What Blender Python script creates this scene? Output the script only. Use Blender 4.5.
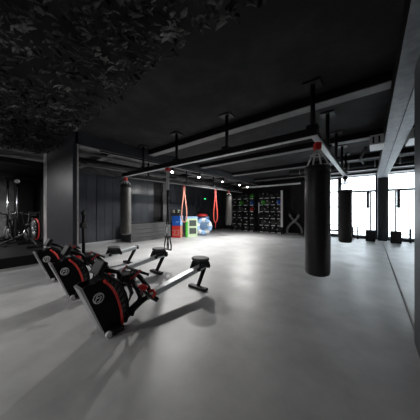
import bpy, bmesh, math, random
from mathutils import Vector, Matrix, Euler
random.seed(7)
R = math.radians
PI = math.pi
S = bpy.context.scene
for o in list(bpy.data.objects): bpy.data.objects.remove(o)
COL = S.collection

# ------------------------------------------------------------------ camera
YAW = 39.26
cd = bpy.data.cameras.new('camera'); cam = bpy.data.objects.new('camera', cd); COL.objects.link(cam)
cd.sensor_width = 36; cd.sensor_fit = 'HORIZONTAL'; cd.lens = 36*197/420
cd.clip_start = 0.05; cd.clip_end = 200
cam.location = (0, 0, 1.4); cam.rotation_euler = (R(90), 0, R(YAW))
S.camera = cam

# ------------------------------------------------------------------ sky, exposure
w = bpy.data.worlds.new('sky'); S.world = w; w.use_nodes = True
bg = w.node_tree.nodes['Background']
bg.inputs[0].default_value = (0.84, 0.93, 1.0, 1); bg.inputs[1].default_value = 6.0
S.view_settings.view_transform = 'Standard'; S.view_settings.look = 'None'
S.view_settings.exposure = 0.0; S.view_settings.gamma = 1.0; S.view_settings.use_curve_mapping = False

# lamp powers (the lamps themselves are made with their fixtures)
P_TRACK = 520.0      # each track spotlight
P_FILL = 20.0        # each added fill lamp behind the viewer
# ------------------------------------------------------------------ materials
def srgb(r, g, b):
    f = lambda c: ((c/255+0.055)/1.055)**2.4 if c/255 > 0.04045 else c/255/12.92
    return (f(r), f(g), f(b), 1)
def mat(name, col, rough=0.5, metal=0.0, spec=0.5, noise=None, bump=None, coat=0):
    """noise=(scale, colour2, detail, low, high); bump=(scale,strength)"""
    m = bpy.data.materials.new(name); m.use_nodes = True
    nt = m.node_tree; N = nt.nodes; L = nt.links; b = N['Principled BSDF']
    b.inputs['Base Color'].default_value = col
    b.inputs['Roughness'].default_value = rough; b.inputs['Metallic'].default_value = metal
    b.inputs['Specular IOR Level'].default_value = spec
    b.inputs['Coat Weight'].default_value = coat
    tc = N.new('ShaderNodeTexCoord')
    if noise:
        sc, c2, det, lo_, hi_ = noise
        n = N.new('ShaderNodeTexNoise'); n.inputs['Scale'].default_value = sc; n.inputs['Detail'].default_value = det
        n.inputs['Roughness'].default_value = 0.6
        rp = N.new('ShaderNodeValToRGB'); rp.color_ramp.elements[0].position = lo_; rp.color_ramp.elements[1].position = hi_
        rp.color_ramp.elements[0].color = col; rp.color_ramp.elements[1].color = c2
        L.new(tc.outputs['Object'], n.inputs['Vector']); L.new(n.outputs['Fac'], rp.inputs['Fac'])
        L.new(rp.outputs['Color'], b.inputs['Base Color'])
    if bump:
        n2 = N.new('ShaderNodeTexNoise'); n2.inputs['Scale'].default_value = bump[0]; n2.inputs['Detail'].default_value = 5
        bp = N.new('ShaderNodeBump'); bp.inputs['Strength'].default_value = bump[1]; bp.inputs['Distance'].default_value = 0.02
        L.new(tc.outputs['Object'], n2.inputs['Vector']); L.new(n2.outputs['Fac'], bp.inputs['Height'])
        L.new(bp.outputs['Normal'], b.inputs['Normal'])
    return m
def emit(name, col, s):
    m = bpy.data.materials.new(name); m.use_nodes = True
    b = m.node_tree.nodes['Principled BSDF']
    b.inputs['Base Color'].default_value = col
    b.inputs['Emission Color'].default_value = col; b.inputs['Emission Strength'].default_value = s
    return m
def g(v, a=1.0): return (v, v, v*a, 1)

M = {}
M['floor'] = mat('polished_floor', (0.31,0.312,0.315,1), 0.34, noise=(1.6, (0.43,0.433,0.435,1), 10, 0.36, 0.68), bump=(9.0, 0.05), spec=0.5)
_n = M['floor'].node_tree; _t = _n.nodes.new('ShaderNodeTexNoise'); _t.inputs['Scale'].default_value = 2.2; _t.inputs['Detail'].default_value = 8
_r = _n.nodes.new('ShaderNodeMapRange'); _r.inputs[1].default_value = 0.35; _r.inputs[2].default_value = 0.68; _r.inputs[3].default_value = 0.38; _r.inputs[4].default_value = 0.48
_c = [n for n in _n.nodes if n.type == 'TEX_COORD'][0]
_n.links.new(_c.outputs['Object'], _t.inputs['Vector']); _n.links.new(_t.outputs['Fac'], _r.inputs[0]); _n.links.new(_r.outputs[0], _n.nodes['Principled BSDF'].inputs['Roughness'])
M['ceil'] = mat('black_slab', (0.013,0.013,0.014,1), 0.8, noise=(1.6, (0.035,0.035,0.036,1), 9, 0.45, 0.72), bump=(6, 0.3), spec=0.25)
M['ceil_grey'] = mat('grey_slab', (0.10,0.10,0.10,1), 0.8, noise=(2.5, (0.2,0.2,0.2,1), 8, 0.4, 0.7), bump=(6, 0.3), spec=0.25)
M['beam'] = mat('dark_beam', (0.016,0.017,0.019,1), 0.7, spec=0.3, noise=(3, (0.03,0.03,0.034,1), 6, 0.4, 0.7))
M['pierbeam'] = mat('grey_blue_render', (0.040,0.043,0.052,1), 0.4, spec=0.5, noise=(2, (0.055,0.059,0.070,1), 6, 0.4, 0.7))
M['flange'] = mat('grey_flange', (0.17,0.17,0.175,1), 0.6, spec=0.4, noise=(5, (0.24,0.24,0.245,1), 6, 0.4, 0.7))
M['zinc'] = mat('zinc_sheet', (0.22,0.24,0.26,1), 0.5, metal=0.2, noise=(9, (0.36,0.38,0.41,1), 9, 0.35, 0.7), bump=(20, 0.1))
M['black'] = mat('matt_black', (0.006,0.006,0.0065,1), 0.5, spec=0.3)
M['blackwall'] = mat('black_wall', (0.012,0.012,0.013,1), 0.7, noise=(3, (0.022,0.022,0.024,1), 6, 0.4, 0.7))
M['blackgloss'] = mat('gloss_black', (0.008,0.008,0.009,1), 0.16, coat=0.5)
M['cover'] = mat('cover_black', (0.0035,0.0035,0.004,1), 0.45, spec=0.15)
M['rubber'] = mat('black_rubber', (0.018,0.018,0.018,1), 0.75, noise=(40, (0.035,0.035,0.035,1), 3, 0.5, 0.7))
M['fargrey'] = mat('dark_grey_leather', (0.022,0.021,0.020,1), 0.45, noise=(6, (0.045,0.043,0.04,1), 6, 0.4, 0.7))
M['seatgrey'] = mat('seat_foam', (0.045,0.045,0.047,1), 0.6)
M['leather'] = mat('black_leather', (0.014,0.014,0.015,1), 0.38, noise=(6, (0.024,0.024,0.025,1), 6, 0.4, 0.7), bump=(14, 0.25))
M['greyleather'] = mat('grey_leather', (0.06,0.058,0.055,1), 0.42, noise=(6, (0.10,0.097,0.09,1), 6, 0.4, 0.7), bump=(14, 0.25))
M['red'] = mat('red_plastic', (0.62,0.02,0.025,1), 0.35)
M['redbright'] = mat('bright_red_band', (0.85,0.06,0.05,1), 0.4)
M['darkred'] = mat('dark_red_steel', (0.33,0.008,0.014,1), 0.4)
M['silver'] = mat('brushed_silver', (0.62,0.63,0.65,1), 0.32, metal=0.85)
M['rail'] = mat('anodised_rail', (0.66,0.69,0.72,1), 0.38, metal=0.15)
M['whiterail'] = mat('white_rail', (0.66,0.70,0.75,1), 0.4)
M['chrome'] = mat('chrome', (0.8,0.8,0.82,1), 0.12, metal=1.0)
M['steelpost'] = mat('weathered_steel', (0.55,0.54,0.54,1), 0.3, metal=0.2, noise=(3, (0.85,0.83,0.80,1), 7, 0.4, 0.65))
M['white'] = mat('white_plastic', (0.72,0.73,0.74,1), 0.45)
M['logo'] = mat('white_print', (0.75,0.75,0.75,1), 0.6)
M['blue'] = mat('blue_vinyl', (0.015,0.11,0.52,1), 0.4)
M['redv'] = mat('red_vinyl', (0.65,0.03,0.025,1), 0.4)
M['green'] = mat('green_vinyl', (0.07,0.42,0.04,1), 0.4)
M['palegreen'] = mat('pale_green_vinyl', (0.58,0.72,0.50,1), 0.45)
M['paleblue'] = mat('pale_blue_vinyl', (0.30,0.48,0.74,1), 0.4)
M['grille'] = mat('grey_grille', (0.09,0.115,0.10,1), 0.6)
M['peach'] = mat('peach_latex', (0.58,0.25,0.19,1), 0.5)
M['coral'] = mat('coral_latex', (0.50,0.06,0.045,1), 0.5)
M['beige'] = mat('beige_card', (0.55,0.5,0.42,1), 0.7)
M['net'] = mat('camouflage_scrim', (0.006,0.006,0.006,1), 0.5, noise=(2.0, (0.30,0.30,0.29,1), 5, 0.53, 0.70), spec=0.5)
M['rope'] = mat('grey_rope', (0.22,0.22,0.22,1), 0.6, noise=(30, (0.6,0.6,0.58,1), 2, 0.45, 0.6))
M['winframe'] = mat('dark_frame', (0.03,0.032,0.036,1), 0.5)
M['concrete'] = mat('wall_concrete', (0.07,0.07,0.07,1), 0.8, noise=(3, (0.12,0.12,0.12,1), 8, 0.4, 0.7))
M['ledge'] = mat('ledge_boards', (0.055,0.056,0.058,1), 0.5, noise=(3, (0.08,0.081,0.083,1), 6, 0.4, 0.7))
M['lamp'] = emit('lamp_lens', (1.0,0.98,0.95,1), 30)
M['lampfill'] = emit('fill_lamp_lens', (1.0,0.97,0.93,1), 6)  # lens of the added fill lamps
M['exit'] = emit('green_sign', (0.05,0.9,0.25,1), 1.5)
M['screen'] = mat('dark_screen', (0.01,0.01,0.012,1), 0.1)
# glossy dark wall panels with vertical joints
def panel_mat():
    m = mat('wall_panels', (0.042,0.047,0.057,1), 0.25, spec=0.5, noise=(1.1, (0.065,0.071,0.084,1), 5, 0.35, 0.7))
    return m
M['panel'] = panel_mat()
# mirror
mm = bpy.data.materials.new('mirror_glass'); mm.use_nodes = True
b = mm.node_tree.nodes['Principled BSDF']; b.inputs['Metallic'].default_value = 1; b.inputs['Roughness'].default_value = 0.0
b.inputs['Base Color'].default_value = (0.9,0.93,0.94,1); M['mirror'] = mm
# thin clear glass
gm = bpy.data.materials.new('window_glass'); gm.use_nodes = True
nt = gm.node_tree; nt.nodes.clear()
out = nt.nodes.new('ShaderNodeOutputMaterial'); mx = nt.nodes.new('ShaderNodeMixShader')
tr = nt.nodes.new('ShaderNodeBsdfTransparent'); gl = nt.nodes.new('ShaderNodeBsdfGlossy'); gl.inputs['Roughness'].default_value = 0.02
mx.inputs[0].default_value = 0.06; tr.inputs[0].default_value = (0.97,0.98,0.98,1)
nt.links.new(tr.outputs[0], mx.inputs[1]); nt.links.new(gl.outputs[0], mx.inputs[2]); nt.links.new(mx.outputs[0], out.inputs[0])
M['glass'] = gm

# ------------------------------------------------------------------ mesh helpers
class MB:
    def __init__(s): s.bm = bmesh.new()
    def box(s, x0, x1, y0, y1, z0, z1, bev=0, T=None):
        bm = s.bm
        vs = [bm.verts.new(v) for v in ((x0,y0,z0),(x1,y0,z0),(x1,y1,z0),(x0,y1,z0),(x0,y0,z1),(x1,y0,z1),(x1,y1,z1),(x0,y1,z1))]
        fs = [bm.faces.new([vs[i] for i in f]) for f in ((3,2,1,0),(4,5,6,7),(0,1,5,4),(1,2,6,5),(2,3,7,6),(3,0,4,7))]
        if T is not None: bmesh.ops.transform(bm, matrix=T, verts=vs)
        if bev:
            es = list({e for f in fs for e in f.edges})
            bmesh.ops.bevel(bm, geom=es, offset=bev, segments=2, affect='EDGES', profile=0.5)
        return s
    def cyl(s, p0, p1, r0, r1=None, n=20, bev=0):
        p0 = Vector(p0); p1 = Vector(p1); r1 = r0 if r1 is None else r1
        d = p1-p0; q = d.to_track_quat('Z','Y').to_matrix()
        bm = s.bm; a = []; c = []
        for i in range(n):
            t = 2*PI*i/n; u = q @ Vector((math.cos(t), math.sin(t), 0))
            a.append(bm.verts.new(p0+u*r0)); c.append(bm.verts.new(p1+u*r1))
        for i in range(n):
            f = bm.faces.new((a[i], a[(i+1)%n], c[(i+1)%n], c[i])); f.smooth = True
        bm.faces.new(a[::-1]); bm.faces.new(c)
        return s
    def lathe(s, prof, n=28, T=None):
        """prof: list of (r,z)"""
        bm = s.bm; rings = []; allv = []
        for r, z in prof:
            if r < 1e-5: v = bm.verts.new((0,0,z)); rings.append([v]); allv.append(v)
            else:
                rg = [bm.verts.new((r*math.cos(2*PI*i/n), r*math.sin(2*PI*i/n), z)) for i in range(n)]
                rings.append(rg); allv += rg
        for A, B in zip(rings, rings[1:]):
            for i in range(n):
                j = (i+1) % n
                if len(A) == 1 and len(B) == 1: continue
                if len(A) == 1: f = bm.faces.new((A[0], B[j], B[i]))
                elif len(B) == 1: f = bm.faces.new((A[i], A[j], B[0]))
                else: f = bm.faces.new((A[i], A[j], B[j], B[i]))
                f.smooth = True
        if T is not None: bmesh.ops.transform(bm, matrix=T, verts=allv)
        return s
    def tube(s, pts, r, n=8, closed=False, flat=1.0):
        pts = [Vector(p) for p in pts]; bm = s.bm; rings = []
        k = len(pts); up = Vector((0,0,1))
        for i, p in enumerate(pts):
            if closed: d = pts[(i+1)%k]-pts[i-1]
            else: d = pts[min(i+1,k-1)]-pts[max(i-1,0)]
            d.normalize()
            ref = up if abs(d.z) < 0.95 else Vector((0,1,0))
            a = d.cross(ref).normalized(); c = a.cross(d).normalized()
            rr = r[i] if isinstance(r, (list,tuple)) else r
            rings.append([bm.verts.new(p + a*math.cos(2*PI*j/n)*rr + c*math.sin(2*PI*j/n)*rr*flat) for j in range(n)])
        m = k if closed else k-1
        for i in range(m):
            A = rings[i]; B = rings[(i+1)%k]
            for j in range(n):
                f = bm.faces.new((A[j], A[(j+1)%n], B[(j+1)%n], B[j])); f.smooth = True
        if not closed: bm.faces.new(rings[0][::-1]); bm.faces.new(rings[-1])
        return s
    def prism(s, pts2, w0, w1, T=None):
        """polygon in local XZ, extruded on Y from w0 to w1"""
        bm = s.bm
        a = [bm.verts.new((x, w0, z)) for x, z in pts2]; c = [bm.verts.new((x, w1, z)) for x, z in pts2]
        n = len(pts2)
        bm.faces.new(a); bm.faces.new(c[::-1])
        for i in range(n): bm.faces.new((a[i], c[i], c[(i+1)%n], a[(i+1)%n]))
        if T is not None: bmesh.ops.transform(bm, matrix=T, verts=a+c)
        return s
    def torus(s, Rr, r, n=32, k=10, T=None, a0=0, a1=2*PI):
        bm = s.bm; full = abs(a1-a0-2*PI) < 1e-4; rings = []; allv = []
        m = n if full else n+1
        for i in range(m):
            t = a0+(a1-a0)*i/n
            rg = [bm.verts.new(((Rr+r*math.cos(2*PI*j/k))*math.cos(t), (Rr+r*math.cos(2*PI*j/k))*math.sin(t), r*math.sin(2*PI*j/k))) for j in range(k)]
            rings.append(rg); allv += rg
        for i in range(n):
            A = rings[i]; B = rings[(i+1) % len(rings)]
            for j in range(k):
                f = bm.faces.new((A[j], B[j], B[(j+1)%k], A[(j+1)%k])); f.smooth = True
        if not full: bm.faces.new(rings[0]); bm.faces.new(rings[-1][::-1])
        if T is not None: bmesh.ops.transform(bm, matrix=T, verts=allv)
        return s
    def build(s, name, m, parent=None, loc=None):
        bmesh.ops.recalc_face_normals(s.bm, faces=s.bm.faces)
        me = bpy.data.meshes.new(name); s.bm.to_mesh(me); s.bm.free()
        me.materials.append(M[m] if isinstance(m, str) else m)
        o = bpy.data.objects.new(name, me); COL.objects.link(o)
        if parent: o.parent = parent
        if loc: o.location = loc
        return o
def tag(o, label, cat, group=None, kind=None):
    if label: o['label'] = label
    if cat: o['category'] = cat
    if group: o['group'] = group
    if kind: o['kind'] = kind
    return o
def thing(name, label, cat, loc=(0,0,0), rz=0, group=None):
    o = bpy.data.objects.new(name, None); COL.objects.link(o); o.empty_display_size = 0.1
    o.location = loc; o.rotation_euler = (0,0,rz)
    return tag(o, label, cat, group)
def struct(name, mb, m, label=None, parent=None):
    o = mb.build(name, m, parent)
    if parent is None: o['kind'] = 'structure'
    if label: o['label'] = label
    return o
def copy_tree(o, parent=None):
    c = o.copy(); COL.objects.link(c); c.parent = parent
    for ch in list(KIDS.get(o.name, [])) or list(o.children): copy_tree(ch, c)
    return c
KIDS = {}
def TR(x, y, z, rx=0, ry=0, rz=0): return Matrix.Translation((x,y,z)) @ Euler((rx,ry,rz)).to_matrix().to_4x4()

# ------------------------------------------------------------------ the setting
XM = 0.40       # mirror wall
YF = 12.3       # far wall
ZC = 3.16       # slab
struct('floor', MB().box(-12.5, 0.75, -4.2, YF+0.3, -0.12, 0), 'floor', 'light grey polished floor of the gym')
struct('ceiling', MB().box(-5.2, 0.75, -4.2, YF+0.3, ZC, ZC+0.2).box(-7.62, -5.2, -4.2, 1.5, ZC, ZC+0.2), 'ceil', 'black painted concrete ceiling slab')
struct('ceiling_side', MB().box(-12.5, -7.62, -4.2, YF+0.3, ZC, ZC+0.2).box(-7.62, -5.2, 1.5, YF+0.3, ZC, ZC+0.2), 'ceil_grey', 'grey bare slab over the left side of the gym')
struct('wall_right', MB().box(XM+0.02, XM+0.3, -4.2, YF+0.3, 0, ZC), 'blackwall', 'black wall carrying the long mirror')
struct('wall_back', MB().box(-12.5, XM+0.02, -4.2, -4.0, 0, ZC), 'blackwall', 'black wall behind the viewer')
# far wall with the two window openings
fw = MB().box(-8.9, -2.1, YF, YF+0.25, 0, ZC)
fw.box(-2.1, XM+0.02, YF, YF+0.25, 3.1, ZC).box(-2.1, XM+0.02, YF, YF+0.25, 0, 0.06)
struct('wall_far', fw, 'blackwall', 'black far wall behind the ball racks')
# left wall, panels and band above
lw = MB().box(-9.0, -8.74, 1.9, YF, 0, ZC)
struct('wall_left', lw, 'concrete', 'grey concrete wall behind the dark panels')
pm = MB()
edges = [1.9, 3.3, 4.6, 6.05, 6.85, 8.1, 9.4, 10.8, YF]
for a, c in zip(edges, edges[1:]):
    if a == 6.05: continue
    n_ = 4; d_ = (c-a-0.024)/n_
    for q in range(n_): pm.box(-8.74, -8.70, a+0.012+q*d_+0.004, a+0.012+(q+1)*d_-0.004, 0, 0.93).box(-8.74, -8.70, a+0.012+q*d_+0.004, a+0.012+(q+1)*d_-0.004, 0.94, 2.84)
wp = struct('trim_1', pm, 'panel', 'dark glossy wall panels of the left wall')
struct('trim_2', MB().box(-8.74, -8.71, 6.05, 6.55, 0, 2.84), 'black', 'black recessed strip of the left wall')
struct('trim_3', MB().box(-8.74, -8.58, 6.55, 6.78, 0, 2.84, 0.01), 'flange', 'light grey vertical post on the left wall')
# low boarded ledge
lb = MB().box(-8.70, -7.92, 4.35, 6.75, 0.72, 0.79, 0.008)
for i in range(4): lb.box(-8.70, -7.95, 4.38, 6.72, 0.005+i*0.18, 0.175+i*0.18)
struct('trim_4', lb, 'ledge', 'low dark boarded ledge along the left wall')
struct('baseboard_left', MB().box(-8.70, -8.66, 1.9, 4.34, 0, 0.10), 'silver', 'pale skirting at the foot of the left wall')
# pier and its steel corner pieces
struct('wall_pier', MB().box(-7.40, -5.10, 1.45, 1.56, 0, ZC, 0.004), 'pierbeam', 'wide dark grey pier between the gym and the cardio area')
struct('trim_5', MB().box(-7.74, -7.40, 1.44, 1.56, 0, ZC, 0.01), 'steelpost', 'weathered steel post on the left edge of the pier')
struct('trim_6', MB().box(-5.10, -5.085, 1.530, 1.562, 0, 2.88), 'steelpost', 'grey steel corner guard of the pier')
struct('trim_7', MB().box(-5.10, -5.088, 1.533, 1.564, 0.78, 1.14), 'redbright', 'red reflection painted as a short strip on the pier corner guard')  # red reflection on the guard, put into the colour
# wall closing the cardio side
struct('wall_side', MB().box(-12.5, -9.0, 2.0, 2.2, 0, ZC), 'blackwall', 'dark wall of the cardio area')
struct('wall_cardio', MB().box(-12.5, -12.3, -4.0, 2.0, 0, ZC), 'ceil_grey', 'grey wall at the back of the cardio area')
# platform of the cardio area
struct('trim_8', MB().box(-12.3, -6.75, -4.0, 1.43, 0, 0.25, 0.01).box(-12.3, -7.75, 1.43, 1.89, 0, 0.25), 'black', 'black raised rubber platform of the cardio area')

# beams
tn = [9]
def beam(x0, x1, y0, y1, z0, z1, m, flange=None, lab='', fm='flange'):
    o = struct('trim_%d' % tn[0], MB().box(x0, x1, y0, y1, z0, z1), m, lab); tn[0] += 1
    if flange:
        f = MB().box(x0-flange, x1+flange, y0-flange, y1+flange, z0-0.015, z0).build('flange', fm, o)
    return o
beam(-5.32, -5.10, 1.50, YF-0.01, 2.88, ZC-0.001, 'pierbeam', 0.0001, 'dark grey beam running from the pier to the far wall')
beam(0.22, XM, -3.9, 12.0, 2.89, ZC-0.001, 'black', 0.0001, 'beam along the mirror with a pale zinc underside', fm='zinc')
for i, y in enumerate((3.35, 5.62, 7.85, 10.1)):
    for sgn in (0,):
        beam(-5.08, 0.2, y, y+0.20, 3.03, ZC-0.001, 'black', 0.001, 'black ceiling cross beam with a grey underside, number %d from the front' % (i+1))
0 and beam(-5.08, 0.2, 0.5, 0.7, 3.03, ZC-0.001, 'black', 0.001, 'black ceiling cross beam right above the viewer')
beam(-5.08, 0.2, 11.7, YF-0.01, 3.08, ZC-0.001, 'black', None, 'black header above the windows')
# beams over the side strip and cardio area
beam(-9.5, -9.1, -3.9, 1.9, 2.95, ZC-0.001, 'black', None, 'black beam over the cardio area')
beam(-11.2, -10.6, -3.9, 1.9, 2.80, ZC-0.001, 'black', None, 'deep black beam at the back of the cardio area')
for i, y in enumerate((2.6, 4.6, 6.6, 8.6, 10.6)):
    beam(-8.70, -5.33, y, y+0.16, 3.02, ZC-0.001, 'black', 0.001, 'short black beam beside the left wall, number %d from the pier' % (i+1))
# column at the end of the mirror, wall column by the windows, post at the near end of the mirror
struct('trim_%d' % tn[0], MB().box(0.235, XM, 11.85, 12.25, 0, 2.87, 0.008), 'winframe', 'dark column between window and mirror'); tn[0] += 1
struct('trim_%d' % tn[0], MB().box(-2.86, -2.1, 11.7, 12.29, 0, 2.97, 0.008), 'pierbeam', 'wide dark column left of the windows'); tn[0] += 1
struct('trim_%d' % tn[0], MB().box(0.355, XM+0.02, 1.9, 2.98, 0, 2.87, 0.004), 'pierbeam', 'dark blue grey post at the near end of the mirror'); tn[0] += 1

# mirror: five sheets and an aluminium foot strip
ys = [3.0, 4.8, 6.6, 8.4, 10.2, 11.84]
mw = thing('wall_mirror', 'long frameless mirror covering the right wall down to the floor strip', 'mirror', (XM, 7.4, 0))
mb = MB().box(-0.004, 0.018, 3.0-7.4, 11.84-7.4, 0.025, 2.855); mb.build('mirror_sheet', 'mirror', mw)
MB().box(-0.008, 0.018, 3.0-7.4, 11.84-7.4, 2.856, 2.872).build('top_strip', 'black', mw)
MB().box(-0.014, 0.018, 3.0-7.4, 11.84-7.4, 0.0, 0.025, 0.003).build('foot_strip', 'flange', mw)

# windows
w1 = struct('window_1', MB().box(-2.1, -2.0, YF+0.02, YF+0.14, 0.06, 3.1).box(-1.36, -1.24, YF+0.02, YF+0.14, 0.06, 3.1).box(-2.0,-1.36,YF+0.02,YF+0.14,3.02,3.1), 'winframe', 'narrow left window with several cross bars')
for z, h in ((2.28, .07), (1.48, .07), (0.52, .05), (0.22, .09), (0.02, .07)):
    MB().box(-2.0, -1.36, YF+0.03, YF+0.12, z+0.05, z+h+0.05).build('glazing_bar', 'winframe', w1)
MB().box(-2.0, -1.36, YF+0.08, YF+0.09, 0.07, 3.02).build('pane', 'glass', w1)
w2 = struct('window_2', MB().box(-1.24, -1.20, YF+0.02, YF+0.14, 0.06, 3.1).box(0.16, 0.42, YF+0.02, YF+0.14, 0.06, 3.1).box(-1.2,0.16,YF+0.02,YF+0.14,3.06,3.1).box(-1.2,0.16,YF+0.02,YF+0.14,0.06,0.15), 'winframe', 'wide window beside the mirror with one high cross bar')
MB().box(-1.2, 0.16, YF+0.03, YF+0.12, 2.28, 2.37).build('glazing_bar', 'winframe', w2)
MB().box(-1.2, 0.16, YF+0.05, YF+0.10, 0.29, 0.315).build('glazing_bar', 'flange', w2)
MB().box(-1.2, 0.16, YF+0.08, YF+0.09, 0.15, 3.06).build('pane', 'glass', w2)
struct('baseboard_far', MB().box(-2.09, 0.19, YF-0.10, YF-0.001, 0, 0.13, 0.01), 'winframe', 'low dark sill box under the windows')

# ------------------------------------------------------------------ ceiling services
def pipe(name, pts, r, m, label, cat):
    o = MB().tube(pts, r, 14).build(name, m); return tag(o, label, cat)
d = thing('ventilation_duct', 'large round dark duct crossing under the ceiling in front of the windows', 'duct', (0,8.4,2.93))
MB().cyl((-2.6,0,0), (0.19,0,0), 0.10, n=24).build('duct_body', 'beam', d)
for x in (-2.2, -1.4, -0.6, 0.1):
    MB().cyl((x-0.02,0,0), (x+0.02,0,0), 0.113, n=24).build('collar', 'flange', d)
    MB().cyl((x,0,0.1), (x,0,0.228), 0.006, n=6).build('hanger_rod', 'black', d)
p = thing('ceiling_pipe', 'pale pipe lit by the spotlights, in front of the black far wall', 'pipe', (0,10.9,2.80))
MB().cyl((-6.3,0,0), (-2.85,0,0), 0.055, n=18).build('pipe_body', 'white', p)
for x in (-5.8,-4.6,-3.4): MB().cyl((x,0,0.05), (x,0,0.36), 0.008, n=6).build('hanger_rod', 'black', p)
for i, (x, z, r) in enumerate(((-6.2, 3.0, .045), (-6.9, 2.95, .07), (-7.7, 2.97, .04))):
    lab = ('thin service pipe nearest the pier beam', 'thick service pipe in the middle of the left ceiling strip', 'thin service pipe nearest the left wall')[i]
    pipe('service_pipe', [(x, 1.7, z), (x, 5, z+.005), (x, 8, z), (x, 12.2, z)], r, ('flange','beam','flange')[i], lab, 'pipe')
pipe('service_pipe', [(-8.4, -3.9, 3.03), (-8.4, 1.8, 3.03)], .05, 'flange', 'grey pipe under the slab left of the pier', 'pipe')
pipe('cable_conduit', [(-5.08, 2.0, 2.83), (-5.08, 4.0, 2.84), (-5.08, 7, 2.83), (-5.08, 12, 2.84)], .018, 'black', 'thin black lighting track under the dark grey beam', 'conduit')
# looping cables near the left wall and over the windows
random.seed(3)
for k in range(5):
    x0 = (-8.45,-8.1,-7.35,-6.65,-5.8)[k]; y0 = 2.9+0.35*k; pts = []
    for i in range(13):
        t = i/12; pts.append((x0+0.2*t, y0+1.6*t, ZC-0.012-0.30*math.sin(t*PI)**0.7*(1+0.3*math.sin(3*t+k))))
    tag(MB().tube(pts, 0.013, 6).build('loose_cable', 'black'), 'black cable sagging under the ceiling between pier and left wall', 'cable', 'loose cables above the left strip')
# air conditioner
ac = thing('air_conditioner', 'white ceiling air conditioner beside the pale beam above the mirror', 'air conditioner', (0.10, 5.75, 2.79))
MB().box(-0.12, 0.115, -0.3, 0.3, 0.0, 0.21, 0.012).build('housing', 'white', ac)
for x in (-0.075, 0.02):
    MB().box(x, x+0.03, -0.306, -0.296, 0.03, 0.17).build('air_slot', 'black', ac)
MB().box(-0.126, -0.118, -0.24, 0.24, 0.04, 0.16).build('side_vent', 'flange', ac)
for y in (-0.2, 0.2): MB().cyl((0, y, 0.20), (0, y, 0.37), 0.008, n=6).build('hanger_rod', 'black', ac)
pipe('ceiling_pipe', [(-0.1, 6.05, 2.9), (-0.25, 7.2, 2.87), (-0.2, 7.9, 2.90), (-0.2, 8.2, 2.93)], .03, 'beam', 'bent dark hose behind the air conditioner', 'pipe')

# hanging rail (one welded U of rail with its hangers)
ZR = 2.43
rl = thing('hanging_rail', 'U-shaped steel rail hung under the ceiling that carries the punching bags', 'rail', (0,0,0))
MB().box(-5.98, -0.565, 3.01, 3.07, ZR, ZR+0.11).build('cross_rail', 'black', rl)
MB().box(-5.98, -0.565, 3.0, 3.08, ZR-0.012, ZR).build('lower_flange', 'rail', rl)
MB().box(-0.655, -0.575, 3.07, 7.6, ZR-0.012, ZR+0.02).build('lower_flange', 'whiterail', rl)
MB().box(-0.635, -0.595, 3.07, 7.6, ZR+0.02, ZR+0.11).build('side_rail', 'black', rl)
MB().box(-5.96, -5.88, 3.07, 10.2, ZR, ZR+0.09).build('side_rail', 'beam', rl)
MB().box(-5.98, -5.86, 3.07, 10.2, ZR-0.012, ZR).build('lower_flange', 'flange', rl)
def hanger(x, y):
    h = MB().cyl((x,y,ZR+0.11), (x,y,ZC-0.02), 0.032, n=12).box(x-0.07,x+0.07,y-0.07,y+0.07,ZR+0.10,ZR+0.14).build('hanger', 'black', rl)
    MB().box(x-0.11, x+0.11, y-0.11, y+0.11, ZC-0.022, ZC).build('ceiling_plate', 'black', h)
for x in (-0.63, -2.08, -3.48, -4.85): hanger(x, 3.04)
for y in (4.15, 5.3, 6.5, 7.5): hanger(-0.615, y)
for y in (3.9, 5.7, 7.5, 9.8): hanger(-5.92, y)

# ------------------------------------------------------------------ lamps
def aim(o, d):
    o.rotation_euler = Vector(d).to_track_quat('-Z', 'Y').to_euler()
def spotlight(x, y, z, target, label, power=P_TRACK, ang=150, blend=1.0):
    t = thing('track_spotlight', label, 'spotlight', (x, y, z), 0, 'track spotlights under the dark grey beam')
    dv = (Vector(target)-Vector((x,y,z))).normalized()
    MB().cyl((0,0,0.05), (0,0,0.13), 0.010, n=8).build('stem', 'black', t)
    MB().cyl(-dv*0.10, dv*0.045, 0.038, n=18).cyl(-dv*0.12, -dv*0.10, 0.028, n=18).build('lamp_body', 'black', t)
    MB().lathe([(0,0.03),(0.03,0.022),(0.043,0)], 18, Matrix.Translation(dv*0.047) @ dv.to_track_quat('Z','Y').to_matrix().to_4x4()).build('lens', 'lamp', t)
    l = bpy.data.lights.new('spot_beam', 'SPOT'); l.energy = power; l.spot_size = R(ang); l.spot_blend = blend
    l.color = (1.0, 0.985, 0.96); l.shadow_soft_size = 0.05
    o = bpy.data.objects.new('spot_beam', l); COL.objects.link(o); o.parent = t; o.location = dv*0.07; aim(o, dv)
    return t
spots = [((-5.08,4.25,2.70), (-4.6,3.5,0), 'spotlight nearest the pier, above the hanging suspension trainer'),
         ((-5.08,5.57,2.70), (-5.2,4.8,0), 'second spotlight from the pier, above the coloured boxes'),
         ((-5.08,7.10,2.70), (-6.2,6.8,0), 'third spotlight from the pier, above the pale red band'),
         ((-5.08,8.60,2.70), (-5.6,7.4,0), 'fourth spotlight from the pier, beside the far hanging bag'),
         ((-5.08,9.35,2.67), (-4.9,8.4,0), 'fifth spotlight from the pier, at the start of the pale pipe')]
for p_, t_, lb_ in spots: spotlight(*p_, t_, lb_)
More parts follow.
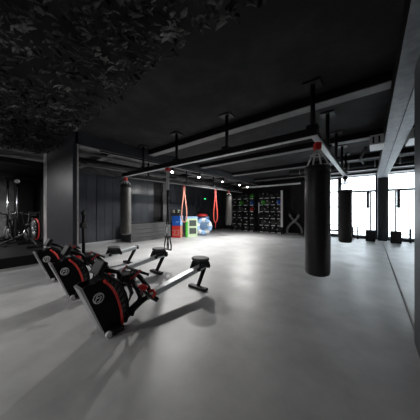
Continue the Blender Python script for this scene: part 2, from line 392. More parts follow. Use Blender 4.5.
def fill_downlight(x, y, z, label, power=P_FILL):  # unseen lamp, added for soft overhead fill
    t = thing('fill_downlight', label, 'fill light', (x, y, z), 0)
    MB().lathe([(0,0.0),(0.11,0.0),(0.12,-0.02),(0.12,-0.055),(0.105,-0.06),(0.10,-0.04)], 28).build('housing', 'black', t)
    MB().lathe([(0,-0.045),(0.10,-0.045),(0.10,-0.040),(0,-0.040)], 28).build('diffuser', 'lampfill', t)
    l = bpy.data.lights.new('fill_glow', 'AREA'); l.shape = 'DISK'; l.size = 0.2; l.energy = power; l.color = (1.0,0.98,0.95)
    o = bpy.data.objects.new('fill_glow', l); COL.objects.link(o); o.parent = t; o.location = (0,0,-0.065)
    return t
fill_downlight(-1.2, -2.9, ZC, 'added round fill lamp behind the viewer near the mirror', 30)
fill_downlight(-3.6, -2.9, ZC, 'added round fill lamp behind the viewer near the rowers', 75)
fill_downlight(-6.0, -2.9, ZC, 'added round fill lamp behind the viewer near the platform', 70)
tl = thing('fill_tube', 'added tube lamp filling the cardio area with light from out of view', 'lamp', (-9.9, -1.2, 2.70))  # unseen lamp, added to brighten the slab and wall of the cardio area
MB().cyl((0,-0.6,0),(0,0.6,0),0.022,n=14).build('tube', 'lampfill', tl)
MB().box(-0.03,0.03,-0.64,0.64,0.022,0.06,0.005).cyl((0,-0.5,0.06),(0,-0.5,0.455),0.006,n=6).cyl((0,0.5,0.06),(0,0.5,0.455),0.006,n=6).build('holder', 'black', tl)
for nm, rx, e in (('fill_glow', 0, 130), ('fill_glow_up', PI, 190)):
    l = bpy.data.lights.new(nm, 'AREA'); l.shape = 'RECTANGLE'; l.size = 0.06; l.size_y = 1.2; l.energy = e
    o = bpy.data.objects.new(nm, l); COL.objects.link(o); o.parent = tl; o.location = (0.06 if rx else 0, 0, -0.03 if not rx else 0.07); o.rotation_euler = (rx, 0, 0)

# ------------------------------------------------------------------ camouflage net
random.seed(11)
nb = bmesh.new()
for i in range(8000):
    x = random.uniform(-7.6, -0.2); y = random.uniform(-2.5, 1.38)
    z = 3.00+0.04*math.sin(x*2.3)+0.04*math.sin(y*3.1+x)+random.uniform(-0.03, 0.03)
    a = random.gauss(0.75, 0.5); L_ = random.uniform(0.03, 0.065); W_ = random.uniform(0.012, 0.024)
    T = TR(x, y, z, random.gauss(0,0.45), random.gauss(0,0.45), a)
    vs = [nb.verts.new(T @ Vector(v)) for v in ((-L_,0,0),(-L_*0.4,-W_,0.012),(L_*0.5,-W_*0.8,0.006),(L_,0,-0.01),(L_*0.4,W_,0.008),(-L_*0.5,W_*0.9,0.01))]
    nb.faces.new(vs)
me = bpy.data.meshes.new('camouflage_net'); nb.to_mesh(me); nb.free(); me.materials.append(M['net'])
o = bpy.data.objects.new('camouflage_net', me); COL.objects.link(o)
tag(o, 'black camouflage net of ragged scraps under the ceiling before the pier', 'net', kind='stuff')

# ------------------------------------------------------------------ punching bags
def bag(name, loc, zt, zb, r, m, label, group, strapm='silver', rot=0.6, clampm='redv'):
    """loc: xy, zt/zb top and bottom of the leather body"""
    t = thing(name, label, 'punching bag', (loc[0], loc[1], 0), rot, group)
    h = zt-zb
    prof = [(0,zb),(r*0.75,zb),(r*0.93,zb+0.02),(r,zb+0.06),(r*1.02,zb+h*0.3),(r,zb+h*0.6),(r,zt-0.05),(r*0.95,zt-0.012),(r*0.85,zt),(0,zt)]
    body = MB().lathe(prof, 36).build('bag_body', m, t)
    MB().lathe([(r*1.015,zt-0.10),(r*1.03,zt-0.10),(r*1.03,zt-0.02),(r*1.0,zt-0.005)], 36).build('top_band', 'black', body)
    zc = ZR-0.10
    for k in range(4):
        a = PI/4+k*PI/2; px, py = r*0.9*math.cos(a), r*0.9*math.sin(a)
        MB().tube([(px,py,zt-0.03),(px*0.97,py*0.97,zt+0.02),(px*0.55,py*0.55,zt+(zc-zt)*0.62),(0,0,zc)], 0.013, 6).build('chain', strapm, t)
    MB().torus(0.028, 0.008, 16, 8, TR(0,0,zc+0.01,PI/2)).build('ring', strapm, t)
    MB().torus(0.085, 0.016, 24, 8, TR(0,0,zt+(zc-zt)*0.62) @ Matrix.Diagonal((1,1,0.6,1))).build('yoke', strapm, t)
    MB().box(-0.042,0.042,-0.055,0.055,zc-0.02,ZR-0.013,0.012).build('rail_clamp', clampm, t)
    return t
bag('punching_bag', (-0.630, 3.34), 2.06, 0.425, 0.172, 'leather', 'large black punching bag hanging nearest, right of centre', 'black punching bags under the right rail', strapm='white')
bag('punching_bag', (-0.60, 7.15), 2.00, 0.43, 0.172, 'leather', 'black punching bag hanging further back in front of the windows', 'black punching bags under the right rail', strapm='silver', clampm='black')
bag('punching_bag', (-5.93, 3.10), 2.20, 0.64, 0.155, 'greyleather', 'grey punching bag hanging in front of the left wall ledge', 'grey punching bags under the left rail', strapm='white', clampm='redbright')
bag('punching_bag', (-5.92, 8.83), 2.22, 0.60, 0.155, 'fargrey', 'slim grey punching bag hanging beside the ball racks', 'grey punching bags under the left rail', strapm='white', clampm='redbright')
# bright shackle plate above the nearest bag
# ------------------------------------------------------------------ suspension trainer
tx = thing('suspension_trainer', 'white and black suspension trainer hanging from the long rail between the rowers', 'suspension trainer', (-3.80, 3.04, 0))
MB().box(-0.05,0.05,-0.05,0.05,2.34,2.415,0.01).build('rail_clamp', 'red', tx)
MB().box(-0.036,0.036,-0.022,0.022,1.88,2.345,0.006).build('anchor_strap', 'white', tx)
MB().box(-0.035,0.035,-0.012,0.012,1.72,1.90,0.005).build('buckle', 'black', tx)
for s in (-1, 1):
    MB().tube([(0,0,1.74),(0.02*s,0,1.3),(0.05*s,0,0.85)], 0.015, 6).build('strap', 'black', tx)
    MB().tube([(0.05*s,0,1.05),(0.055*s,0.0,0.9),(0.06*s,0,0.78)], 0.026, 6).build('strap_grip', 'white', tx)
    MB().tube([(0.05*s,0,0.85),(0.05*s-0.075,0,0.55),(0.05*s-0.07,0,0.45),(0.05*s+0.07,0,0.45),(0.05*s+0.075,0,0.55),(0.05*s,0,0.85)], 0.016, 6).build('handle_loop', 'black', tx)
    MB().cyl((0.05*s-0.07,0,0.45),(0.05*s+0.07,0,0.45), 0.02, n=12).build('handle', 'flange', tx)
# ------------------------------------------------------------------ resistance bands
def band(x, y, z0, z1, width, m, label, twist=0, spread=1.0):
    t = thing('resistance_band', label, 'resistance band', (x, y, 0), R(40), None)
    pts = []
    n = 40
    for i in range(n):
        a = 2*PI*i/n
        h = 0.5-0.5*math.cos(a)               # 0 top, 1 bottom
        pts.append((math.sin(a)*width*(0.10+1.1*h**1.6)*spread, 0.015*math.sin(a+twist), z0-(z0-z1)*h))
    MB().tube(pts, 0.024, 8, closed=True, flat=1.0).build('latex_loop', m, t)
    MB().box(-0.05,0.05,-0.03,0.03,z0-0.03,ZR-0.014,0.008).build('rail_clamp', 'darkred', t)
    MB().box(-0.045,0.045,-0.032,0.032,z0-0.17,z0-0.04,0.008).build('sleeve', m, t)
    return t
band(-5.92, 5.57, 2.37, 0.90, 0.15, 'peach', 'pale red rubber band hanging in front of the coloured boxes')
band(-5.92, 7.67, 2.37, 0.80, 0.13, 'coral', 'coral red rubber band loop hanging right of the blue and white ring')
tt = tag(MB().tube([(-5.92,7.67,0.80),(-5.93,7.68,0.62),(-5.92,7.67,0.5)], 0.012, 6).build('strap_tail', 'darkred'), 'short dark red strap hanging below the coral band', 'strap')

# ------------------------------------------------------------------ rowing machines
def rower(x, y, rz, label, seat_y=1.68):
    """local: rail along +Y, front housing near y=0, floor z=0"""
    t = thing('rowing_machine', label, 'rowing machine', (x, y, 0), rz, 'rowing machines in a row')
    def prof(pts, x0, x1):                      # side profile in (y, z), extruded over x
        return MB().prism(pts, x0, x1, Matrix(((0,1,0,0),(1,0,0,0),(0,0,1,0),(0,0,0,1))))
    arc = [(0.0,.665),(.05,.645),(.10,.605),(.15,.55),(.19,.48),(.22,.41),(.243,.33),(.255,.25),(.255,.17),(.245,.10),(.23,.05)]
    drum = prof([(-.04,.04),(-.20,.50),(-.12,.62),(-.06,.66)]+arc, -0.075, 0.075).build('fan_drum', 'blackgloss', t)
    for s in (-1, 1):
        MB().tube([(s*0.078, a, b_) for a, b_ in arc], 0.009, 6).build('cage_ring', 'black', drum)
        MB().tube([(s*0.082, -.03+(a+.03)*.93, .05+(b_-.05)*.95) for a, b_ in arc], 0.005, 6).build('cage_ring', 'rubber', drum)
    for k in range(1, 10):
        a, b_ = arc[k]
        MB().tube([(0.083, -.03+(a+.03)*.72, .1+(b_-.1)*.78), (0.082, a, b_), (0.0, a+.004, b_+.002), (-0.082, a, b_)], 0.0045, 5).build('cage_rib', 'black', drum)
    rear = [(-.05,.625),(0.0,.575),(.045,.51),(.085,.43),(.115,.34),(.138,.25),(.152,.16),(.158,.05)]
    plate = [(-.04,.045),(-.255,.595),(-.22,.615)]+rear
    for s in (-1, 1):
        prof(plate, *sorted((s*0.078, s*0.094))).build('side_cover', 'cover', t)
        MB().tube([(s*0.09, a+.012, b_) for a, b_ in rear], 0.0165, 8).build('red_trim', 'redbright', t)
    # silver front face
    prof([(-.045,.045),(-.275,.60),(-.25,.61),(-.035,.055)], -0.070, 0.096).build('front_face', 'silver', t)
    # emblem : ring and slanting strokes on the right hand cover
    Te = TR(0.0955, -0.095, 0.455) @ Matrix(((0,1,0,0),(1,0,0,0),(0,0,1,0),(0,0,0,1)))
    em = MB()
    em.tube([Te @ Vector((0.052*math.cos(2*PI*k/28), 0, 0.052*math.sin(2*PI*k/28))) for k in range(28)], 0.0065, 6, closed=True)
    for xa, za, xb, zb in ((-0.034,-0.03,-0.012,0.034),(-0.012,0.034,0.026,0.034),(-0.022,0.004,0.012,0.004),(0.006,-0.034,0.030,0.002),(0.030,0.002,0.018,0.018),(-0.012,-0.034,0.010,-0.034)):
        em.tube([Te @ Vector((xa,0,za)), Te @ Vector((xb,0,zb))], 0.0065, 6)
    em.build('emblem', 'logo', t)
    # base foot with two transport wheels
    MB().box(-0.17, 0.17, 0.02, 0.16, 0.02, 0.08, 0.012).build('front_foot', 'black', t)
    for s in (-1, 1):
        MB().cyl((s*0.13-0.02, 0.0, 0.034), (s*0.13+0.02, 0.0, 0.034), 0.034, n=18).build('transport_wheel', 'white', t)
    # main frame: from foot up through drum to the rail
    MB().tube([(0, 0.09, 0.06), (0, 0.28, 0.10), (0, 0.46, 0.19), (0, 0.62, 0.235)], [0.05,0.05,0.045,0.04], 8).build('frame', 'black', t)
    MB().tube([(0.07, 0.30, 0.10), (0.10, 0.40, 0.30), (0.07, 0.28, 0.62)], 0.028, 8).tube([(-0.07, 0.30, 0.10), (-0.10, 0.40, 0.30), (-0.07, 0.28, 0.62)], 0.028, 8).build('support_arm', 'black', t)
    # rail, slightly rising to the rear
    def rz_(yy): return 0.235+(yy-0.55)*0.125
    a_ = math.atan(0.125)
    Tr = TR(0, 0.55, 0.235, a_)
    MB().box(-0.055, 0.055, 0, 1.30, -0.05, 0.028, 0.006, Tr).build('seat_rail', 'rail', t)
    MB().box(-0.062, 0.062, 1.29, 1.34, -0.055, 0.035, 0.008, Tr).build('rail_end_cap', 'black', t)
    # rear leg
    lg = MB().tube([(0, 1.80, rz_(1.8)-0.05), (0, 1.62, 0.05)], [0.042, 0.036], 6).build('leg', 'black', t)
    MB().box(-0.20, 0.20, 1.56, 1.66, 0.0, 0.05, 0.015).build('foot_bar', 'black', lg)
    # seat
    ys_ = seat_y; zs = rz_(ys_)
    st = MB()
    st.lathe([(0,0),(0.12,0),(0.155,0.012),(0.165,0.04),(0.15,0.062),(0.09,0.056),(0,0.048)], 26, TR(0, ys_, zs+0.115) @ Matrix.Diagonal((1.08,0.85,0.85,1)))
    st = st.build('seat', 'seatgrey', t)
    cr = MB()
    cr.box(-0.10, 0.10, ys_-0.12, ys_+0.12, zs+0.075, zs+0.115, 0.01)
    for sx in (-1, 1):
        cr.box(sx*0.088-0.012, sx*0.088+0.012, ys_-0.12, ys_+0.12, zs+0.0, zs+0.08, 0.004)
        for sy in (-1, 1):
            cr.tube([(sx*0.10, ys_+sy*0.10, zs+0.09), (sx*0.10, ys_+sy*0.15, zs-0.01)], 0.016, 6)
            cr.cyl((sx*0.060, ys_+sy*0.13, zs-0.01), (sx*0.10, ys_+sy*0.13, zs-0.01), 0.03, n=12)
    cr.build('seat_carriage', 'black', st)
    # footplates with red straps
    for s in (-1, 1):
        Tf = TR(s*0.13, 0.50, 0.30, R(-48))
        fp = MB().box(-0.055, 0.055, -0.15, 0.15, -0.012, 0.012, 0.01, Tf).build('footplate', 'black', t)
        MB().box(-0.058, 0.058, -0.155, -0.115, -0.01, 0.06, 0.01, Tf).build('heel_cup', 'red', fp)
        MB().tube([Tf @ Vector(v) for v in ((-0.06,0.03,0.0),(-0.062,0.03,0.05),(0,0.03,0.085),(0.062,0.03,0.05),(0.06,0.03,0.0))], 0.020, 8).build('foot_strap', 'redbright', fp)
        MB().box(-0.05, 0.05, 0.11, 0.155, 0.0, 0.05, 0.012, Tf).build('toe_stop', 'black', fp)
    # monitor and its arm
    MB().tube([(0, 0.24, 0.50), (0, 0.16, 0.66), (0, 0.0, 0.72)], 0.026, 8).build('monitor_arm', 'black', t)
    mo = MB().box(-0.10, 0.10, -0.03, 0.03, -0.08, 0.08, 0.014, TR(0, -0.05, 0.76, R(-30))).build('monitor', 'black', t)
    MB().box(-0.085, 0.085, 0.03, 0.033, -0.06, 0.06, 0, TR(0, -0.05, 0.76, R(-30))).build('display', 'screen', mo)
    MB().tube([(0.05, -0.03, 0.70), (0.12, 0.08, 0.60), (0.10, 0.22, 0.52), (0.06, 0.30, 0.40)], 0.009, 6).build('data_cable', 'black', t)
    MB().tube([(-0.03, 0.36, 0.62), (-0.02, 0.48, 0.50), (0.03, 0.56, 0.36), (0.02, 0.60, 0.28)], 0.03, 8).build('footrest_post', 'black', t)
    # handle resting in its hooks, with the chain
    MB().tube([(-0.24, 0.43, 0.60), (-0.13, 0.36, 0.64), (0.13, 0.36, 0.64), (0.24, 0.43, 0.60)], 0.017, 8).build('handle', 'black', t)
    for s in (-1, 1):
        MB().tube([(s*0.16, 0.37, 0.66), (s*0.15, 0.30, 0.60), (s*0.07, 0.28, 0.55)], 0.012, 6).build('handle_hook', 'darkred', t)
    MB().tube([(0, 0.36, 0.63), (0, 0.18, 0.55)], 0.008, 6).build('chain', 'chrome', t)
    MB().box(-0.08, 0.08, 0.18, 0.36, 0.48, 0.62, 0.02).build('chain_guide', 'black', t)
    return t
rower(-2.355, 0.97, R(1.2), 'rowing machine nearest the camera, its red rimmed drum cut by the photo edge')
rower(-3.74, 1.03, R(-1.5), 'middle one of the three black rowing machines')
rower(-4.93, 1.04, R(0.5), 'farthest of the three rowing machines, beside the wide pier', 1.24)

# ------------------------------------------------------------------ play boxes by the left wall
def soft_box(name, x, y, z, rz, w_, d_, h_, m, label, edge='white'):
    t = thing(name, label, 'box', (x, y, z), rz)
    MB().box(-w_/2, w_/2, -d_/2, d_/2, 0, h_, 0.02).build('block', m, t)
    return t
def text_obj(body, size, m, parent, loc, rot):
    cu = bpy.data.curves.new('txt', 'FONT'); cu.body = body; cu.size = size; cu.align_x = 'CENTER'; cu.align_y = 'CENTER'; cu.extrude = 0.003; cu.offset = size*0.02
    o = bpy.data.objects.new('tmp', cu); COL.objects.link(o)
    dg = bpy.context.evaluated_depsgraph_get(); me = bpy.data.meshes.new_from_object(o.evaluated_get(dg))
    bpy.data.objects.remove(o)
    n = bpy.data.objects.new('number_print', me); COL.objects.link(n); me.materials.clear(); me.materials.append(M[m])
    n.parent = parent; n.location = loc; n.rotation_euler = rot
    return n
rb = soft_box('jump_box', -7.72, 6.80, 0, R(30), 0.46, 0.42, 0.60, 'redv', 'red soft jump box printed 23, on the floor at the left wall')
text_obj('23', 0.40, 'peach', rb, (0.0, -0.213, 0.24), (PI/2,0,0))
MB().box(0.205, 0.233, -0.212, 0.212, 0.0, 0.6, 0.004).build('edge_piping', 'peach', rb)
bb = soft_box('jump_box', -7.72, 6.80, 0.601, R(30), 0.46, 0.42, 0.50, 'blue', 'blue soft jump box stacked on the red one')
MB().tube([(-0.02,-0.213,0.16),(0.03,-0.213,0.22),(0.08,-0.213,0.17),(0.14,-0.213,0.24)], 0.012, 6).build('printed_mark', 'paleblue', bb)
MB().box(0.205, 0.233, -0.212, 0.212, 0.0, 0.5, 0.004).build('edge_piping', 'paleblue', bb)
# pale green storage block with two grilles
gb = thing('storage_crate', 'pale green crate with two grey grilles, right of the red box', 'crate', (-7.30, 7.38, 0), R(53))
MB().box(-0.30, 0.30, -0.15, 0.15, 0, 1.05, 0.012).build('crate_body', 'palegreen', gb)
MB().box(-0.307, -0.298, -0.15, 0.15, 0.0, 0.80).build('side_panel', 'green', gb)
MB().box(-0.30, -0.20, -0.156, -0.146, 0.0, 0.80).build('corner_panel', 'green', gb)
MB().box(-0.305, 0.305, -0.158, 0.155, 0.97, 1.058, 0.006).build('top_band', 'paleblue', gb)
for z0 in (0.17, 0.57):
    gp = MB().box(-0.12, 0.24, -0.158, -0.148, z0, z0+0.30).build('grille', 'grille', gb)
    gg = MB()
    for i in range(6): gg.box(-0.12, 0.24, -0.162, -0.157, z0+0.02+i*0.05, z0+0.036+i*0.05)
    gg.build('grille_bars', 'seatgrey', gp)
tb = thing('jump_box', 'blue box standing behind the blue and white ring', 'box', (-7.85, 8.85, 0), R(35))
MB().box(-0.4, 0.4, -0.3, 0.3, 0, 1.0, 0.02).build('block', 'paleblue', tb)
MB().box(-0.41, 0.41, -0.31, 0.31, 0.85, 0.93, 0.01).build('webbing', 'blue', tb)
rc = thing('red_cushion', 'round red cushion lying on the box behind the ring', 'cushion', (-7.74, 8.75, 1.0), R(35))
MB().lathe([(0,0),(0.26,0),(0.32,0.04),(0.33,0.09),(0.25,0.15),(0.1,0.18),(0,0.185)], 28).build('cushion_body', 'redv', rc)
MB().torus(0.325, 0.014, 28, 6, TR(0,0,0.06)).build('piping', 'darkred', rc)
# ring
rg = thing('foam_ring', 'upright blue and white segmented ring beside the pale green crate', 'ring', (-7.16, 8.2, 0), R(38))
Tg = TR(0, 0, 0.49, PI/2+R(-6))
for k in range(10):
    MB().torus(0.345, 0.13, 5, 14, Tg, 2*PI*k/10+0.02, 2*PI*(k+1)/10-0.02).build('ring_segment', 'paleblue' if k % 2 else 'white', rg)
MB().torus(0.345, 0.120, 40, 12, Tg).build('ring_core', 'blue', rg)
# items on the blue box
cr_ = thing('storage_bin', 'open black bin on top of the blue box', 'bin', (-7.76, 6.80, 1.102), R(30))
MB().box(-0.26, 0.20, -0.2, 0.2, 0, 0.02).box(-0.26, -0.245, -0.2, 0.2, 0.02, 0.22).box(0.185, 0.20, -0.2, 0.2, 0.02, 0.22).box(-0.245,0.185,-0.2,-0.185,0.02,0.16).box(-0.245,0.185,0.185,0.2,0.02,0.26).build('bin_body', 'rubber', cr_)
MB().tube([(-0.2,0.19,0.26),(-0.1,0.19,0.34),(0.05,0.19,0.34),(0.15,0.19,0.26)], 0.012, 6).build('bin_handle', 'black', cr_)
for i, (dx, tiltv, m, lb_) in enumerate(((-0.14, -0.10, 'beige', 'beige folded mat standing at the left in the black bin'), (0.07, 0.16, 'palegreen', 'pale folded mat standing at the right in the black bin'))):
    q = TR(-7.76, 6.80, 1.135, 0, 0, R(30)) @ TR(dx, -0.03, 0, 0, tiltv, 0)
    mt = thing('folded_mat', lb_, 'mat', q.to_translation()); mt.rotation_euler = q.to_euler()
    MB().box(-0.035, 0.035, -0.08, 0.08, 0.0, 0.27, 0.015).build('mat_body', m, mt)
    MB().box(-0.040, 0.040, -0.084, 0.084, 0.20, 0.22, 0.004).build('mat_strap', 'black', mt)

# ------------------------------------------------------------------ ball racks
def rack(x0, x1, y, label, cols):
    t = thing('equipment_rack', label, 'rack', ((x0+x1)/2, y, 0), 0, 'ball racks on the far wall')
    W = (x1-x0)/2
    for i, xx in enumerate((-W, W)):
        for yy in (-0.18, 0.18):
            MB().box(xx-0.03, xx+0.03, yy-0.03, yy+0.03, 0.0, 2.5, 0.004).build('upright', 'black', t)
    for z in RZ:
        sh = MB().box(-W, W, -0.17, -0.14, z-0.03, z, 0).box(-W, W, 0.14, 0.17, z-0.03, z, 0)
        for xx in (-W*0.82, -W*0.28, W*0.28, W*0.82):
            MB().box(xx-0.13, xx+0.11, -0.185, -0.171, z-0.035, z+0.005, 0.003).build('shelf_glint', 'white', t)  # glints along the front shelf rails, modelled as white bars
        for k in range(5):
            xx = -W+0.04+k*(2*W-0.08)/4; sh.box(xx-0.012, xx+0.012, -0.17, 0.17, z-0.028, z-0.006)
        sh.build('shelf_rails', 'beam', t)
    return t
RZ = (0.08, 0.49, 0.90, 1.31, 1.72, 2.13)
rk1 = rack(-7.34, -5.72, 11.55, 'left ball rack with green, blue and red balls in its right column', 4)
rk2 = rack(-5.36, -3.98, 11.55, 'right ball rack with a pale upright on its right side', 4)
for z0 in (0.3, 0.72, 1.12, 1.54, 1.95): MB().box(-0.765, -0.705, -0.225, -0.21, z0, z0+0.26).build('reflective_plate', 'flange', rk1)
MB().box(0.66, 0.78, -0.26, -0.212, 0.42, 2.52, 0.01).build('pale_upright', 'white', rk2)
MB().box(-0.72, -0.66, -0.225, -0.21, 1.2, 1.85).build('reflective_plate', 'white', rk2)
def ball_mesh(r):
    T = None
    mb = MB().lathe([(r*math.sin(PI*i/14), -r*math.cos(PI*i/14)) for i in range(15)], 22); return mb
RAD = 0.152
bname = {'black':'black', 'green':'green', 'blue':'blue', 'red':'red', 'grey':'grey'}
proto = {}
def ball(x, y, z, colr, label, group, two=False):
    key = (colr, two)
    if key not in proto:
        t = thing('medicine_ball', label, 'ball', (x,y,z), 0, group)
        mname = {'black':'rubber','green':'green','blue':'blue','red':'redv','grey':'greyleather'}[colr]
        ball_mesh(RAD).build('ball_shell', mname, t)
        if two:
            MB().lathe([(RAD*1.012*math.sin(PI*i/14), -RAD*1.012*math.cos(PI*i/14)) for i in range(3, 8)], 16, TR(0,0,0,PI/2,0,0.6)).build('pale_panel', 'paleblue' if colr == 'blue' else 'white', t)
        else:
            MB().lathe([(0,0.003),(0.036,0.001),(0.038,-0.006)], 14, TR(0.045,-RAD*0.93,0.04,PI/2,0,0.3)).build('printed_spot', 'logo', t)
        MB().torus(RAD*1.003, 0.004, 30, 5, TR(0,0,0,0.3,0.2,0)).build('seam', 'black', t)
        proto[key] = t
        return t
    src = proto[key]; c = src.copy(); COL.objects.link(c); c.location = (x,y,z)
    for ch in list(src.children):
        if ch.name in bpy.data.objects:
            d_ = ch.copy(); COL.objects.link(d_); d_.parent = c
    c['label'] = label; c['group'] = group
    return c
rows = ['lowest', 'second lowest', 'third lowest', 'third highest', 'second highest', 'highest']
colw = ['far left', 'centre left', 'centre right', 'far right']
for rk, (x0, x1) in enumerate(((-7.34,-5.72), (-5.36,-3.98))):
    side = ('left', 'right')[rk]
    for ri, z in enumerate(RZ):
        for ci in range(4):
            x = x0+0.20+ci*(x1-x0-0.40)/3
            colr, two = 'black', False
            if rk == 0 and ci == 3:
                colr, two = {5:('green',True),4:('blue',True),3:('red',True),2:('black',False),1:('black',False),0:('black',False)}[ri]
            if rk == 0 and ci == 1 and ri == 4: colr, two = 'green', False
            if rk == 1 and ci == 0 and ri in (4, 3): colr, two = ('green', True) if ri == 4 else ('grey', False)
            if rk == 1 and ci == 3 and ri == 4: colr, two = 'blue', True
            if rk == 1 and ci == 3 and ri in (1, 3): colr = 'grey'
            if (ri*7+ci*3+rk*5) % 6 == 0 and not two and colr == 'black': colr = 'grey'
            if rk == 1 and ci == 0 and ri == 1: colr = 'grey'
            c = ball(x, 11.55, z+RAD+0.002 if False else z+math.sqrt(RAD**2-0.0)-0.0, colr,
                 '%s ball in the %s row of the %s rack, %s column' % (colr if not two else colr+' and white', rows[ri], side, colw[ci]), 'balls on the %s rack' % side, two)
            if rk*24+ri*4+ci: c.rotation_euler = (random.uniform(-0.7,0.5),random.uniform(-0.5,0.5),random.uniform(-1.5,1.3))
# battle ropes
def brope(pts, label):
    n = len(pts); P = []
    for i in range(n-1):
        for k in range(6):
            t = k/6; P0=Vector(pts[max(i-1,0)]);P1=Vector(pts[i]);P2=Vector(pts[i+1]);P3=Vector(pts[min(i+2,n-1)])
            P.append(0.5*((2*P1)+(P2-P0)*t+(2*P0-5*P1+4*P2-P3)*t*t+(3*P1-P0-3*P2+P3)*t**3))
    P.append(Vector(pts[-1]))
    t = thing('battle_rope', label, 'rope', pts[-1], 0, 'crossed battle ropes by the black far wall')
    o = Vector(pts[-1]); P = [p-o for p in P]
    rr = [0.062+0.012*math.sin(i*1.9) for i in range(len(P))]
    MB().tube(P, rr, 10).build('rope_strand', 'rope', t)
    MB().tube(P[:6], 0.072, 10).build('rope_grip', 'black', t)
    return t
brope([(-3.78,12.1,1.33),(-3.74,12.08,1.1),(-3.52,12.05,0.80),(-3.22,12.0,0.55),(-3.04,11.95,0.30),(-3.02,11.9,0.062)], 'battle rope crossing from upper left to lower right')
brope([(-3.14,11.84,1.33),(-3.18,11.84,1.1),(-3.38,11.85,0.80),(-3.66,11.87,0.55),(-3.82,11.87,0.30),(-3.84,11.87,0.062)], 'battle rope crossing from upper right to lower left')
tag(MB().box(-3.80, -3.05, 11.52, 11.63, 0.0, 0.1, 0.02).build('rope_anchor', 'flange'), 'low grey anchor bar at the foot of the crossed ropes', 'anchor')
# green sign
sg = thing('exit_sign', 'tiny green lit sign on the left wall beside the coral band', 'sign', (-8.70, 10.05, 2.15))
MB().box(0, 0.05, -0.10, 0.10, -0.05, 0.05, 0.004).build('sign_case', 'black', sg)
MB().box(0.05, 0.054, -0.085, 0.085, -0.035, 0.035).build('lit_face', 'exit', sg)

# ------------------------------------------------------------------ window side items
fp = thing('striking_post', 'slim post with black block foot and dark sleeve in front of the wide window', 'training post', (-0.02, 11.45, 0))
MB().box(-0.17, 0.17, -0.15, 0.15, 0, 0.50, 0.02).build('block_foot', 'rubber', fp)
MB().cyl((0.0,0,0.5), (0.0,0,2.28), 0.03, n=12).build('pole', 'steelpost', fp)
MB().box(-0.14, -0.04, -0.05, 0.05, 1.48, 2.26, 0.02).build('sleeve', 'rubber', fp)
MB().box(-0.05, 0.02, -0.02, 0.02, 1.55, 1.59).box(-0.05, 0.02, -0.02, 0.02, 2.15, 2.19).build('bracket', 'black', fp)
sf = thing('parallel_bar', 'small black tube frame with a weight, on the floor before the windows', 'push-up frame', (-0.66, 11.9, 0))
MB().tube([(-0.02,-0.16,0.0),(-0.02,-0.16,0.60),(0.16,-0.16,0.60),(0.16,-0.16,0.0)], 0.022, 8).tube([(-0.02,0.14,0.0),(-0.02,0.14,0.60),(0.16,0.14,0.60),(0.16,0.14,0.0)], 0.022, 8).tube([(-0.02,-0.16,0.58),(-0.02,0.14,0.58)], 0.022, 8).tube([(0.16,-0.16,0.58),(0.16,0.14,0.58)], 0.022, 8).build('tube_frame', 'black', sf)
MB().cyl((-0.14,0,0.30), (-0.05,0,0.30), 0.14, n=20).cyl((-0.14,0,0.30),(-0.0,0,0.30), 0.02, n=10).build('weight_plate', 'rubber', sf)

# ------------------------------------------------------------------ dark stand beside the pier
st = thing('training_stand', 'black upright stand with clamp and small head, by the right edge of the pier', 'stand', (-7.0, 2.28, 0))
MB().cyl((0,0,0), (0,0,0.03), 0.22, n=24).build('base_plate', 'black', st)
MB().cyl((0,0,0.03), (0,0,1.28), 0.045, n=14).build('pole', 'black', st)
MB().box(-0.09,0.09,-0.09,0.09,0.84,1.0,0.03).build('clamp', 'rubber', st)
MB().lathe([(0,1.22),(0.06,1.24),(0.075,1.31),(0.05,1.37),(0,1.39)], 18).build('head', 'rubber', st)

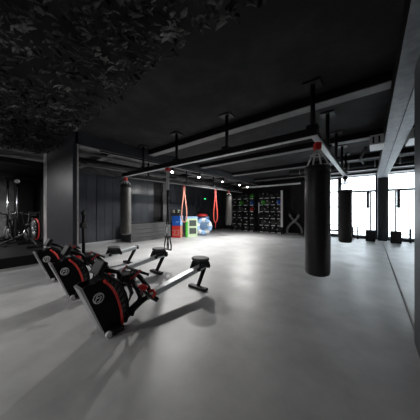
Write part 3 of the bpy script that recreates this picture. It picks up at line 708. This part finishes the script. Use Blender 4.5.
# ------------------------------------------------------------------ cardio area
ZP = 0.25
def air_bike(x, y, rz, label):
    t = thing('air_bike', label, 'exercise bike', (x,y,ZP), rz)
    TY = lambda yy: TR(0.0, yy, 0.52, PI/2)
    f = MB().lathe([(0,-0.05),(0.27,-0.05),(0.30,-0.02),(0.30,0.02),(0.27,0.05),(0,0.05)], 40, TR(0.55,0,0.55,PI/2)).build('fan', 'black', t)
    for s in (-1,1):
        MB().torus(0.31, 0.014, 40, 8, TR(0.55, s*0.05, 0.55, PI/2)).build('cage_hoop', 'black', f)
        cg = MB()
        for k in range(16):
            a = 2*PI*k/16
            cg.cyl((0.55+0.06*math.cos(a), s*0.075, 0.55+0.06*math.sin(a)), (0.55+0.29*math.cos(a), s*0.062, 0.55+0.29*math.sin(a)), 0.006, n=5)
        cg.build('fan_cage', 'silver', f)
        if s > 0: MB().torus(0.320, 0.016, 40, 8, TR(0.55, 0, 0.55, PI/2)).build('red_rim', 'redbright', f)
        MB().lathe([(0,0.0),(0.07,0.0),(0.06,0.02),(0,0.025)], 18, TR(0.55, s*0.075, 0.55, -s*PI/2)).build('hub', 'silver', f)
    MB().tube([(0.75,0,0.05),(0.55,0,0.10),(0.0,0,0.22),(-0.35,0,0.05)], 0.035, 8).tube([(-0.05,0,0.2),(-0.18,0,0.62)], 0.03, 8).tube([(0.1,0,0.2),(0.25,0,0.9)], 0.03, 8).build('frame', 'black', t)
    for xx in (0.72, -0.35): MB().box(xx-0.04, xx+0.04, -0.26, 0.26, 0, 0.07, 0.015).build('foot_bar', 'black', t)
    MB().lathe([(0,0),(0.10,0.0),(0.13,0.03),(0.10,0.07),(0,0.075)], 20, TR(-0.2,0,0.62) @ Matrix.Diagonal((1.1,0.85,1,1))).build('saddle', 'rubber', t)
    for s in (-1,1):
        MB().tube([(0.25,s*0.12,0.3),(0.16,s*0.2,0.75),(0.05,s*0.22,1.05),(-0.02,s*0.2,1.08)], 0.018, 8).build('arm_lever', 'black', t)
    mo = MB().box(-0.02,0.02,-0.1,0.1,-0.07,0.07,0.01,TR(0.22,0,1.02,0,0.4)).build('monitor', 'rubber', t)
    return t
air_bike(-8.67, 1.29, R(4), 'air bike with red rimmed fan wheel, just left of the steel post')
def spin_bike():
    t = thing('exercise_bike', '', 'exercise bike', (0,0,ZP), 0, 'black exercise bikes on the platform')
    f = MB().lathe([(0,-0.02),(0.22,-0.02),(0.235,0),(0.22,0.02),(0,0.02)], 32, TR(0.42,0,0.32,PI/2)).build('flywheel', 'silver', t)
    MB().tube([(0.60,0,0.05),(0.45,0,0.35),(0.30,0,0.55),(0.2,0,0.3),(-0.5,0,0.05)], 0.035, 8).tube([(-0.1,0,0.22),(-0.22,0,0.8)], 0.03, 8).tube([(0.32,0,0.5),(0.42,0,0.98)], 0.03, 8).build('frame', 'black', t)
    for xx in (0.60, -0.5): MB().box(xx-0.035, xx+0.035, -0.25, 0.25, 0, 0.06, 0.012).build('foot_bar', 'black', t)
    MB().prism([(-0.36,0.80),(-0.34,0.87),(-0.2,0.86),(0.0,0.84),(0.0,0.81)], -0.06, 0.06).build('saddle', 'rubber', t)
    MB().tube([(0.22,-0.2,1.06),(0.40,-0.2,1.02),(0.42,0,0.98),(0.40,0.2,1.02),(0.22,0.2,1.06)], 0.018, 8).build('handlebar', 'chrome', t)
    for s in (-1,1):
        c_ = MB().tube([(0.08,s*0.05,0.32),(0.08+s*0.12,s*0.08,0.32-s*0.12)], 0.014, 6).build('crank', 'chrome', t)
        MB().box(0.03+s*0.12, 0.13+s*0.12, s*0.13-0.045, s*0.13+0.045, 0.30-s*0.12, 0.33-s*0.12, 0.006).build('pedal', 'black', c_)
    return t
sb = spin_bike()
pos = [(-9.5, 0.15, 185, 'exercise bike at the left photo edge, closest to the left chrome upright'),
       (-10.0, 0.95, 190, 'exercise bike in front of the tall black panel'),
       (-9.2, 1.02, 120, 'exercise bike between the chrome uprights and the air bike')]
for i, (x, y, a, lb_) in enumerate(pos):
    if i == 0: c = sb
    else:
        c = sb.copy(); COL.objects.link(c)
        for ch in list(sb.children):
            d_ = ch.copy(); COL.objects.link(d_); d_.parent = c
            for g2 in list(ch.children):
                e_ = g2.copy(); COL.objects.link(e_); e_.parent = d_
    c.location = (x, y, ZP); c.rotation_euler = (0,0,R(a)); c['label'] = lb_
cm = thing('cable_machine', 'cable machine with two bright chrome uprights at the far left', 'cable machine', (-10.9, 0.0, ZP))
for yy in (0.95, 1.22): MB().cyl((0,yy,0.08), (0,yy,2.30), 0.035, n=14).build('chrome_upright', 'chrome', cm)
MB().box(-0.12,0.12,0.80,1.38,0,0.08,0.01).build('base', 'black', cm)
MB().box(-0.08,0.08,0.85,1.32,2.30,2.40,0.01).build('crossbar', 'black', cm)
MB().box(-0.07,0.07,1.03,1.15,0.08,1.1,0.01).build('weight_stack', 'rubber', cm)
MB().cyl((0.1,1.2,2.28),(0.14,1.2,2.28), 0.08, n=20).build('pulley', 'white', cm)
bpn = thing('tall_cabinet', 'tall plain matt black cabinet left of the pier', 'cabinet', (-11.6, 1.50, ZP))
MB().box(-0.25,0.25,-0.28,0.28,0.0,2.45,0.01).build('carcass', 'black', bpn)
MB().box(0.25,0.262,-0.27,0.27,0.03,2.42,0.003).build('door', 'black', bpn)
